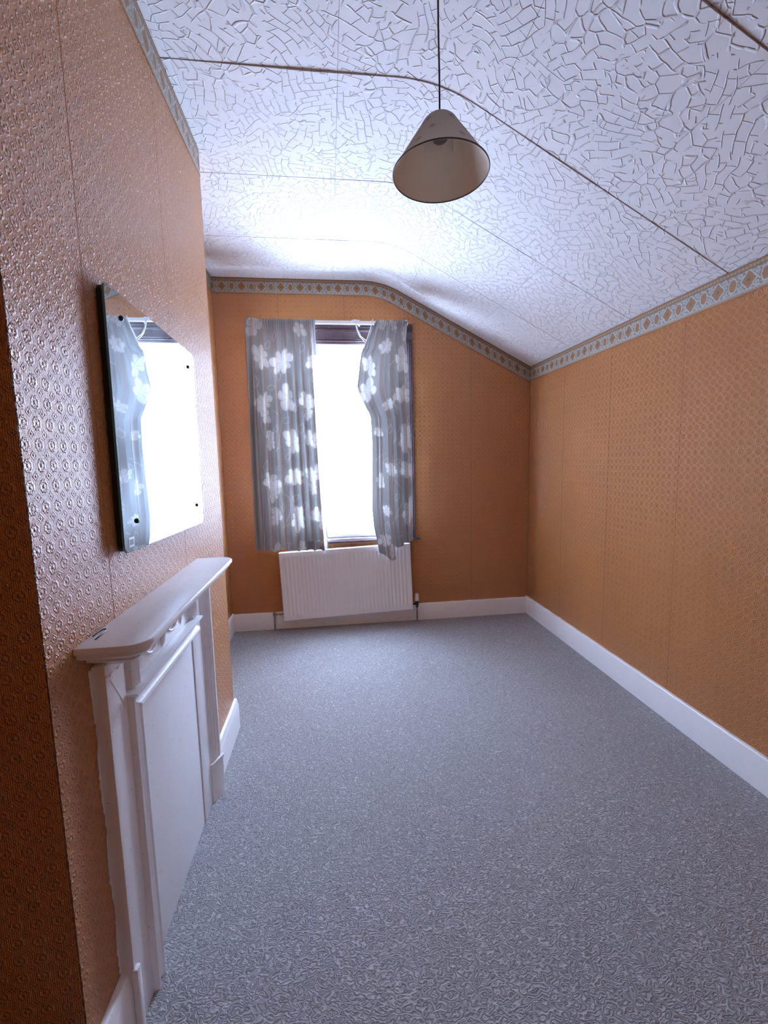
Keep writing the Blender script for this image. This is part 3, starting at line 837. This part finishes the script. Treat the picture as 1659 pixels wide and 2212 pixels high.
# local coordinates: x -RW/2..RW/2, y toward wall +, z 0..RH ; front face at y = -0.03
nribs = 33; pit = (RW - 0.05) / nribs
xs = [-RW / 2]; hs = [0.0]
cols = [(-RW / 2, 0), (-RW / 2 + 0.004, 1), (-RW / 2 + 0.018, 1)]
px = -RW / 2 + 0.025
for k in range(nribs):
    cols += [(px + pit * (k + q), h) for q, h in ((0.10, 1.0), (0.20, 0.75), (0.32, 0.12), (0.5, 0.0), (0.68, 0.12), (0.80, 0.75), (0.90, 1.0))]
cols += [(RW / 2 - 0.018, 1), (RW / 2 - 0.004, 1), (RW / 2, 0)]
rows = [(0, 0, 0), (0.003, 1, 0), (0.040, 1, 0), (0.046, 1, 0.35), (0.056, 1, 1), (RH - 0.056, 1, 1), (RH - 0.046, 1, 0.35), (RH - 0.040, 1, 0), (RH - 0.003, 1, 0), (RH, 0, 0)]
Pm = np.zeros((len(rows), len(cols), 3))
for i, (z, e, g) in enumerate(rows):
    for j, (x, hgt) in enumerate(cols):
        edge_ = e * (1 if 0 < j < len(cols) - 1 else 0)
        dep = edge_ * 0.006 - (1 - hgt) * 0.0085 * g * edge_
        Pm[i, j] = (x, -0.030 - dep, z)
fp = grid_mesh('front_panel', Pm, RAD_WHITE, rad, None, True)
md = fp.modifiers.new('thickness', 'SOLIDIFY'); md.thickness = 0.0012; md.offset = 1
autosmooth(fp, 40)
bm = bmesh.new(); box(bm, -RW / 2 + 0.003, RW / 2 - 0.003, -0.029, 0.030, RH - 0.012, RH - 0.002, 0.002)
rd('top_cover', bm, RAD_WHITE)
bm = bmesh.new()
for k in range(36):
    x = -RW / 2 + 0.025 + k * (RW - 0.05) / 36; box(bm, x, x + 0.0015, -0.026, 0.026, 0.05, RH - 0.05)
rd('convector_fins', bm, RAD_WHITE)
for x in (-RW / 2 + 0.001, RW / 2 - 0.005):
    bm = bmesh.new(); box(bm, x, x + 0.004, -0.029, 0.030, 0.004, RH - 0.004); rd('side_panel', bm, RAD_WHITE)
for x in (-0.4, 0.4):
    bm = bmesh.new(); box(bm, x - 0.015, x + 0.015, 0.027, 0.0535, 0.15, 0.50); rd('wall_bracket', bm, RAD_WHITE)
def vp(p):   # world -> radiator local
    return rad_inv @ Vector(p)
rad_inv = (Matrix.Translation(rad.location) @ rad.rotation_euler.to_matrix().to_4x4()).inverted()
def rpart(name, build, mat, parent=rad, sm=True):
    bm = bmesh.new(); build(bm); bm.transform(rad_inv)
    o = obj(name, bm, mat, parent, False)
    if sm: autosmooth(o, 40)
    return o
vy = D - 0.055
lv_ = rpart('lockshield_valve', lambda bm: (lathe(bm, [(0.0001, -0.024), (0.010, -0.024), (0.011, -0.010), (0.014, -0.008), (0.014, 0.008), (0.011, 0.010), (0.011, 0.018), (0.008, 0.022), (0.0001, 0.022)], (-0.517, vy, 0.148), (0, 0, 1), 16),
            tube(bm, [(-0.517, vy, 0.148), (-0.430, vy, 0.150)], 0.0085, 12), lathe(bm, [(0.0001, 0), (0.014, 0), (0.014, 0.016), (0.0001, 0.016)], (-0.470, vy, 0.149), (1, 0, 0), 6)), STEEL)
rpart('pipe', lambda bm: tube(bm, [(-0.517, vy, 0.126), (-0.517, vy, 0.002)], 0.0075, 12), STEEL)
rpart('pipe_collar', lambda bm: lathe(bm, [(0.0076, 0), (0.017, 0), (0.015, 0.006), (0.0076, 0.008)], (-0.517, vy, 0.0005), (0, 0, 1), 16), STEEL)
rpart('valve_body', lambda bm: (lathe(bm, [(0.0001, -0.030), (0.011, -0.030), (0.012, -0.012), (0.015, -0.010), (0.015, 0.010), (0.013, 0.014), (0.013, 0.030), (0.0001, 0.030)], (0.742, vy, 0.165), (0, 0, 1), 16),
            tube(bm, [(0.742, vy, 0.165), (0.690, vy, 0.165)], 0.0095, 12)), DARKMETAL)
hd_ = rpart('thermostat_head', lambda bm: lathe(bm, [(0.0001, 0), (0.016, 0), (0.0185, 0.004), (0.0185, 0.030), (0.0160, 0.034), (0.0160, 0.040), (0.0175, 0.044), (0.0165, 0.060), (0.013, 0.068), (0.0001, 0.069)], (0.742, vy, 0.193), (0, 0, 1), 24), PLASTIC)
rpart('pipe', lambda bm: tube(bm, [(0.742, vy, 0.138), (0.742, vy, 0.002)], 0.0075, 12), STEEL)
rpart('pipe_collar', lambda bm: lathe(bm, [(0.0076, 0), (0.017, 0), (0.015, 0.006), (0.0076, 0.008)], (0.742, vy, 0.0005), (0, 0, 1), 16), STEEL)

# ------------------------------------------------------------------ fireplace surround
fpz = empty('fireplace_surround', (XB, 1.47, 0.0), 'white painted wooden fireplace surround with boarded-up opening on the chimney breast', 'fireplace')
def fpart(name, bm, mat=PAINT, parent=None, ang=32):
    o = obj(name, bm, mat, parent or fpz)
    if parent is None: o.matrix_parent_inverse = Matrix.Translation(-fpz.location)
    return autosmooth(o, ang)
FX = XB + 0.0006
def fb(bm, x0, x1, y0, y1, z0, z1, bev=0.0025): return box(bm, FX + x0, FX + x1, y0, y1, z0, z1, bev)
# shelf: moulded edge lofted round the front corners
SH0, SH1, SD = 1.000, 1.932, 0.150
def outline(off, n=10):
    r = max(0.010, 0.052 - off); xf = XB + SD - off; y0, y1 = SH0 + off, SH1 - off
    pts = [(FX, y0)]
    for k in range(n + 1):
        a = -math.pi / 2 + (math.pi / 2) * k / n; pts.append((xf - r + r * math.cos(a), y0 + r + r * math.sin(a)))
    for k in range(n + 1):
        a = (math.pi / 2) * k / n; pts.append((xf - r + r * math.cos(a), y1 - r + r * math.sin(a)))
    pts.append((FX, y1)); return pts
bm = bmesh.new(); rings = []
for off, z in ((0.006, 1.060), (0.002, 1.0585), (0.0, 1.054), (0.0, 1.046), (0.003, 1.0435), (0.008, 1.0430), (0.008, 1.040), (0.010, 1.032), (0.018, 1.026), (0.024, 1.0245), (0.026, 1.0235)):
    rings.append([bm.verts.new((x, y, z)) for x, y in outline(off)])
for a, b in zip(rings, rings[1:]):
    n = len(a)
    for k in range(n): bm.faces.new((a[k], b[k], b[(k + 1) % n], a[(k + 1) % n]))
bm.faces.new(rings[0]); bm.faces.new(rings[-1][::-1])
shelf = fpart('mantel_shelf', bm, PAINT, None, 28)
bm = bmesh.new(); rings = []
for off, z in ((0.030, 1.0236), (0.032, 1.016), (0.044, 1.008), (0.060, 1.003), (0.075, 0.992), (0.085, 0.984)):
    pts = outline(off); rings.append([bm.verts.new((x, min(max(y, 1.045), 1.905), z)) for x, y in pts])
for a, b in zip(rings, rings[1:]):
    n = len(a)
    for k in range(n): bm.faces.new((a[k], b[k], b[(k + 1) % n], a[(k + 1) % n]))
bm.faces.new(rings[0]); bm.faces.new(rings[-1][::-1])
bmesh.ops.remove_doubles(bm, verts=bm.verts, dist=1e-5)
fpart('bed_moulding', bm, PAINT, None, 28)
# near jamb
bm = bmesh.new(); fb(bm, 0, 0.030, 1.060, 1.152, 0.0, 0.990); fpart('jamb', bm)
# ragged paint edge where the jamb meets the paper
bm = bmesh.new(); rr = random.Random(8); n = 70
va = []; vb = []
for k in range(n + 1):
    z = 0.185 + (0.80) * k / n; w = 0.004 + 0.006 * rr.random() + 0.004 * math.sin(k * 0.31)
    va.append([bm.verts.new((FX + 0.0006, 1.0602, z)), bm.verts.new((FX + 0.0006, 1.060 - w, z))])
for a, b in zip(va, va[1:]): bm.faces.new((a[0], a[1], b[1], b[0]))
r = bmesh.ops.extrude_face_region(bm, geom=bm.faces[:])
for v in [g for g in r['geom'] if isinstance(g, bmesh.types.BMVert)]: v.co.x -= 0.0009
fpart('paint_edge', bm)
# diagonal hairline ridge and the butt joint on the near jamb
bm = bmesh.new(); tube(bm, [(FX + 0.030, 1.082, 0.945), (FX + 0.0302, 1.145, 0.845)], 0.0011, 6); fpart('hairline_ridge', bm)
bm = bmesh.new(); fb(bm, 0.0295, 0.0325, 1.062, 1.150, 0.960, 0.966, 0.001); fb(bm, 0.0295, 0.0345, 1.075, 1.092, 0.958, 0.965, 0.001); fb(bm, 0.0295, 0.0345, 1.112, 1.13, 0.959, 0.965, 0.001); fpart('joint_bead', bm)
# moulding that frames the board
MP = [(0, 0), (0, 0.031), (0.003, 0.038), (0.009, 0.044), (0.015, 0.045), (0.019, 0.041), (0.023, 0.024), (0.029, 0.022), (0.036, 0.034), (0.041, 0.042), (0.048, 0.045), (0.055, 0.042), (0.061, 0.030), (0.068, 0.018), (0.074, 0.012), (0.074, 0)]
bm = bmesh.new(); sweep(bm, MP, lambda q, x: (FX + x, 1.150 + q, 0.0), lambda q, x: (FX + x, 1.150 + q, 0.868 - q)); fpart('panel_moulding', bm)
bm = bmesh.new(); sweep(bm, MP, lambda q, x: (FX + x + 0.003, 1.150 + q, 0.868 - q), lambda q, x: (FX + x + 0.003, 1.742, 0.868 - q)); fpart('panel_moulding', bm)
bm = bmesh.new(); fb(bm, 0.0, 0.060, 1.146, 1.742, 0.866, 0.874, 0.003); fpart('moulding_ledge', bm)
# boarded opening
bm = bmesh.new(); fb(bm, 0, 0.011, 1.222, 1.738, 0.0, 0.797, 0.002); fpart('closing_board', bm)
# far side of the surround
bm = bmesh.new(); fb(bm, 0, 0.015, 1.743, 1.852, 0.0, 0.990, 0.002); fpart('jamb', bm)
PP = [(0, 0), (0, 0.012), (0.006, 0.016), (0.014, 0.016), (0.017, 0.020), (0.026, 0.021), (0.029, 0.026), (0.040, 0.027), (0.044, 0.033), (0.056, 0.035), (0.060, 0.042), (0.070, 0.043), (0.072, 0.040), (0.072, 0)]
bm = bmesh.new(); sweep(bm, PP, lambda q, x: (FX + x, 1.851 + q, 0.17), lambda q, x: (FX + x, 1.851 + q, 0.990)); fpart('pilaster', bm)
bm = bmesh.new()
prism(bm, [(0, 0), (0, 0.020), (0.068, 0.050), (0.076, 0.050), (0.076, 0)], lambda q, x: (FX + x, 1.849 + q, 0.0), lambda q, x: (FX + x, 1.849 + q, 0.165))
prism(bm, [(0, 0), (0, 0.024), (0.068, 0.055), (0.079, 0.055), (0.079, 0)], lambda q, x: (FX + x, 1.848 + q, 0.165), lambda q, x: (FX + x, 1.848 + q, 0.176))
fpart('plinth_block', bm)
# frieze with fluted blocks and garlands
bm = bmesh.new(); fb(bm, 0, 0.022, 1.1525, 1.742, 0.8745, 0.990, 0.001); fpart('frieze_board', bm)
for y in (1.176, 1.700):
    bm = bmesh.new()
    PB = [(0, 0), (0, 0.036), (0.006, 0.040), (0.012, 0.036), (0.016, 0.036), (0.021, 0.040), (0.026, 0.036), (0.030, 0.036), (0.036, 0.041), (0.042, 0.036), (0.042, 0)]
    sweep(bm, PB, lambda q, x: (FX + x, y + q, 0.8745), lambda q, x: (FX + x, y + q, 0.985)); fpart('frieze_block', bm)
XF2 = FX + 0.024
def garland(y0, y1, z, dip):
    bm = bmesh.new(); pts = []; n = 26
    for k in range(n + 1):
        q = k / n; pts.append((XF2, y0 + (y1 - y0) * q, z - dip * (1 - (2 * q - 1) ** 2)))
    rad_ = [0.0028 + 0.0024 * math.sin(math.pi * k / n) + 0.0010 * math.sin(k * 2.3) for k in range(n + 1)]
    tube(bm, pts, rad_, 10); fpart('garland', bm, PAINT, None, 60)
garland(1.262, 1.412, 0.966, 0.060); garland(1.432, 1.592, 0.966, 0.060)
def drop(y, z0, L, r):
    bm = bmesh.new(); lathe(bm, [(0.0001, 0), (r * 0.7, -0.004), (r * 0.5, -0.010), (r, -0.016), (r * 0.9, -L * 0.45), (r * 0.6, -L * 0.8), (0.0001, -L)], (XF2, y, z0), (0, 0, 1), 14)
    fpart('garland_drop', bm, PAINT, None, 50)
drop(1.256, 0.975, 0.085, 0.006); drop(1.422, 0.980, 0.098, 0.014); drop(1.600, 0.975, 0.085, 0.006)
for y in (1.256, 1.600):
    bm = bmesh.new(); bmesh.ops.create_icosphere(bm, subdivisions=2, radius=0.009, matrix=Matrix.Translation((XF2, y, 0.972))); fpart('rosette', bm, PAINT, None, 60)
# foot of the near jamb: filler block against the skirting
bm = bmesh.new(); fb(bm, 0.024, 0.040, 1.056, 1.076, 0.0, 0.188, 0.004); fpart('foot_block', bm)

# bent wire on the shelf
bm = bmesh.new()
pts = [(XB + 0.024, 1.046, 1.0618), (XB + 0.0225, 1.075, 1.0618), (XB + 0.021, 1.102, 1.0618), (XB + 0.018, 1.112, 1.0618), (XB + 0.013, 1.114, 1.0618), (XB + 0.009, 1.108, 1.0618), (XB + 0.007, 1.090, 1.0618), (XB + 0.008, 1.068, 1.0618)]
tube(bm, pts, 0.0013, 8)
tag(obj('bent_wire', bm, DARKMETAL, None, True), 'thin dark bent wire lying on the near end of the mantel shelf', 'wire')

# ------------------------------------------------------------------ mirror
MW, MH = 0.742, 0.695
mir = empty('wall_mirror', (XB + 0.001, 1.610, 1.561), 'frameless rectangular wall mirror with four screws above the mantel shelf', 'mirror')
mir.rotation_euler = (math.radians(-1.0), 0, math.radians(0.0))
def rrect(w, h, r, n=6):
    pts = []
    for cx, cz, a0 in ((w / 2 - r, h / 2 - r, 0), (-w / 2 + r, h / 2 - r, 90), (-w / 2 + r, -h / 2 + r, 180), (w / 2 - r, -h / 2 + r, 270)):
        for k in range(n + 1):
            a = math.radians(a0 + 90 * k / n); pts.append((cx + r * math.cos(a), cz + r * math.sin(a)))
    return pts
def slab(bm, layers):
    rings = [[bm.verts.new((x, y, z)) for y, z in rrect(MW - 2 * o, MH - 2 * o, 0.022)] for x, o in layers]
    for a, b in zip(rings, rings[1:]):
        n = len(a)
        for k in range(n): bm.faces.new((a[k], b[k], b[(k + 1) % n], a[(k + 1) % n]))
    bm.faces.new(rings[0][::-1]); bm.faces.new(rings[-1])
bm = bmesh.new(); slab(bm, [(0.0158, 0.0), (0.0205, 0.0), (0.0215, 0.001)])
g = obj('glass', bm, MIRROR, mir); g.data.materials.append(GLASS_EDGE)
for p in g.data.polygons:
    if abs(p.normal.x) < 0.9: p.material_index = 1
bm = bmesh.new(); slab(bm, [(0.0015, 0.004), (0.0155, 0.004)]); obj('backing_board', bm, BLACK, mir)
for y in (-0.285, 0.29):
    for z in (-0.268, 0.282):
        bm = bmesh.new(); lathe(bm, [(0.0001, 0.0), (0.0075, 0.0), (0.0075, 0.002), (0.005, 0.0055), (0.0001, 0.0065)], (0.0215, y, z), (1, 0, 0), 18)
        autosmooth(obj('screw', bm, DARKMETAL, mir), 40)
bm = bmesh.new(); box(bm, 0.0214, 0.0220, -0.345, -0.312, -0.335, -0.308, 0.0002)
sticker = obj('corner_label', bm, simple('etched_label', (0.55, 0.56, 0.56), 0.5), mir); sticker['label'] = 'small square etched label'
bm = bmesh.new()
for k in range(3):
    box(bm, 0.0219, 0.0223, -0.339 + k * 0.008, -0.334 + k * 0.008, -0.329, -0.314)
obj('label_mark', bm, simple('label_ink', (0.12, 0.10, 0.09), 0.6), sticker)

# ------------------------------------------------------------------ pendant lamp
LX, LY = 0.388, 1.52
lamp = empty('pendant_lamp', (LX, LY, ceil_z(LX)), 'ceiling pendant lamp with tapered taupe shade on a long dark flex', 'lamp')
linv = Matrix.Translation(-lamp.location)
def lp(name, bm, mat, parent=lamp, ang=40):
    o = obj(name, bm, mat, parent)
    if parent is lamp: o.matrix_parent_inverse = linv
    return autosmooth(o, ang)
bm = bmesh.new(); lathe(bm, [(0.0001, 0.0), (0.040, 0.0), (0.040, -0.010), (0.034, -0.022), (0.012, -0.030), (0.010, -0.042), (0.0001, -0.042)], (LX, LY, ceil_z(LX) - 0.004), (0, 0, 1), 32); lp('ceiling_rose', bm, PLASTIC)
ST = Vector((LX + 0.002, LY, 2.531))              # top of the shade
tilt = Vector((-0.003, 0.0326, 1.0)).normalized()
bm = bmesh.new(); tube(bm, [(LX, LY, ceil_z(LX) - 0.044), (LX - 0.0005, LY, 2.80), (LX + 0.002, LY, 2.66), ST - tilt * 0.01, ST - tilt * 0.055], 0.0030, 10); lp('flex', bm, CORD)

def shade_mat():
    t = NT('taupe_shade_fabric')
    at = t.new('ShaderNodeAttribute', attribute_name='col').outputs['Color']
    nz = t.M('MULTIPLY_ADD', t.noise(t.coord(), 500, 2), 0.16, 0.92)
    c = t.mix(1.0, at, t.comb(nz, nz, nz), 'MULTIPLY')
    df = t.new('ShaderNodeBsdfDiffuse'); tl = t.new('ShaderNodeBsdfTranslucent'); mx = t.new('ShaderNodeMixShader')
    t.l.new(c, df.inputs[0]); t.l.new(c, tl.inputs[0]); mx.inputs[0].default_value = 0.30
    t.l.new(df.outputs[0], mx.inputs[1]); t.l.new(tl.outputs[0], mx.inputs[2]); t.l.new(mx.outputs[0], t.out.inputs[0]); return t.m
prof = [(0.010, 0.0), (0.030, -0.001), (0.045, -0.006), (0.054, -0.015), (0.062, -0.028), (0.153, -0.166)]
pr_r = [p[0] for p in prof]; pr_z = [p[1] for p in prof]
cumL = np.concatenate([[0], np.cumsum(np.hypot(np.diff(pr_r), np.diff(pr_z)))])
nv_, na = 90, 240
q = np.linspace(0, cumL[-1], nv_); rr_ = np.interp(q, cumL, pr_r); zz_ = np.interp(q, cumL, pr_z)
ax_u = tilt.orthogonal().normalized(); ax_v = tilt.cross(ax_u)
th = np.linspace(0, 2 * math.pi, na)
A, Rr = np.meshgrid(th, rr_); _, Zz = np.meshgrid(th, zz_)
Pm = np.array(ST)[None, None] + (np.cos(A) * Rr)[..., None] * np.array(ax_u) + (np.sin(A) * Rr)[..., None] * np.array(ax_v) + Zz[..., None] * np.array(tilt)
def shade_colors(outer):
    c = np.zeros(A.shape + (3,)) + (np.array([0.62, 0.56, 0.50]) if outer else np.array([0.80, 0.70, 0.58]))
    if outer:
        for ang, zc_, sc in [(k * 1.05 + 0.3 * (j % 2), z, 1.0) for j, z in enumerate((-0.04, -0.09, -0.13)) for k in range(6)]:
            da = (A - ang + math.pi) % (2 * math.pi) - math.pi
            dx = da * Rr; dz = Zz - zc_; rad2 = np.hypot(dx, dz); tt = np.arctan2(dz, dx)
            m = (rad2 < 0.011 * (0.35 + 0.65 * np.abs(np.cos(2.5 * tt)))) * 0.38
            c *= (1 - m)[..., None]
    return c
SHADE = shade_mat()
sh = grid_mesh('lamp_shade', Pm, SHADE, lamp, shade_colors(True)); sh.matrix_parent_inverse = linv
Pi = Pm - 0.0012 * ((np.cos(A))[..., None] * np.array(ax_u) + (np.sin(A))[..., None] * np.array(ax_v)) - 0.0008 * np.array(tilt)
ln = grid_mesh('lining', Pi, SHADE, sh, shade_colors(False))
bm = bmesh.new()
rim = [ST + (ax_u * math.cos(a) + ax_v * math.sin(a)) * 0.1535 - tilt * 0.1665 for a in [2 * math.pi * k / 96 for k in range(97)]]
tube(bm, rim, 0.0022, 8, False); o = obj('rim', bm, simple('dark_bronze_trim', (0.06, 0.035, 0.022), 0.5), sh, True)
def shp(p): return ST + ax_u * p[0] + ax_v * p[1] + tilt * p[2]
bm = bmesh.new(); lathe(bm, [(0.0001, -0.012), (0.012, -0.012), (0.015, -0.030), (0.020, -0.034), (0.020, -0.048), (0.023, -0.051), (0.023, -0.064), (0.018, -0.068), (0.0001, -0.069)], ST, tilt, 24)
lp('lamp_holder', bm, simple('taupe_bakelite', (0.16, 0.14, 0.125), 0.4))
bm = bmesh.new()
for k in range(3):
    a = 2.1 * k + 0.4; d = (math.cos(a), math.sin(a))
    tube(bm, [shp((0.020 * d[0], 0.020 * d[1], -0.046)), shp((0.070 * d[0], 0.070 * d[1], -0.044))], 0.0012, 6)
tube(bm, [shp((0.024 * math.cos(a), 0.024 * math.sin(a), -0.046)) for a in [2 * math.pi * k / 24 for k in range(25)]], 0.0016, 6, False)
lp('gimbal', bm, PLASTIC)
cdir = Vector((R.x, R.y, 0)).normalized()
for sgn, L in ((-1, 0.042), (1, 0.032)):
    p = ST - tilt * 0.052 + Vector((1, 0, 0)) * 0.046 * sgn + Vector((0, 0.02, 0))
    bm = bmesh.new(); tube(bm, [p + Vector((0, 0, 0.012)), p, p - Vector((0, 0, L))], 0.0015, 6)
    th_ = lp('hanging_thread', bm, WHITECORD)
    bm = bmesh.new(); bmesh.ops.create_icosphere(bm, subdivisions=1, radius=0.0026, matrix=Matrix.Translation(p - Vector((0, 0, L)))); bm.transform(linv)
    obj('bead', bm, CORD, th_)
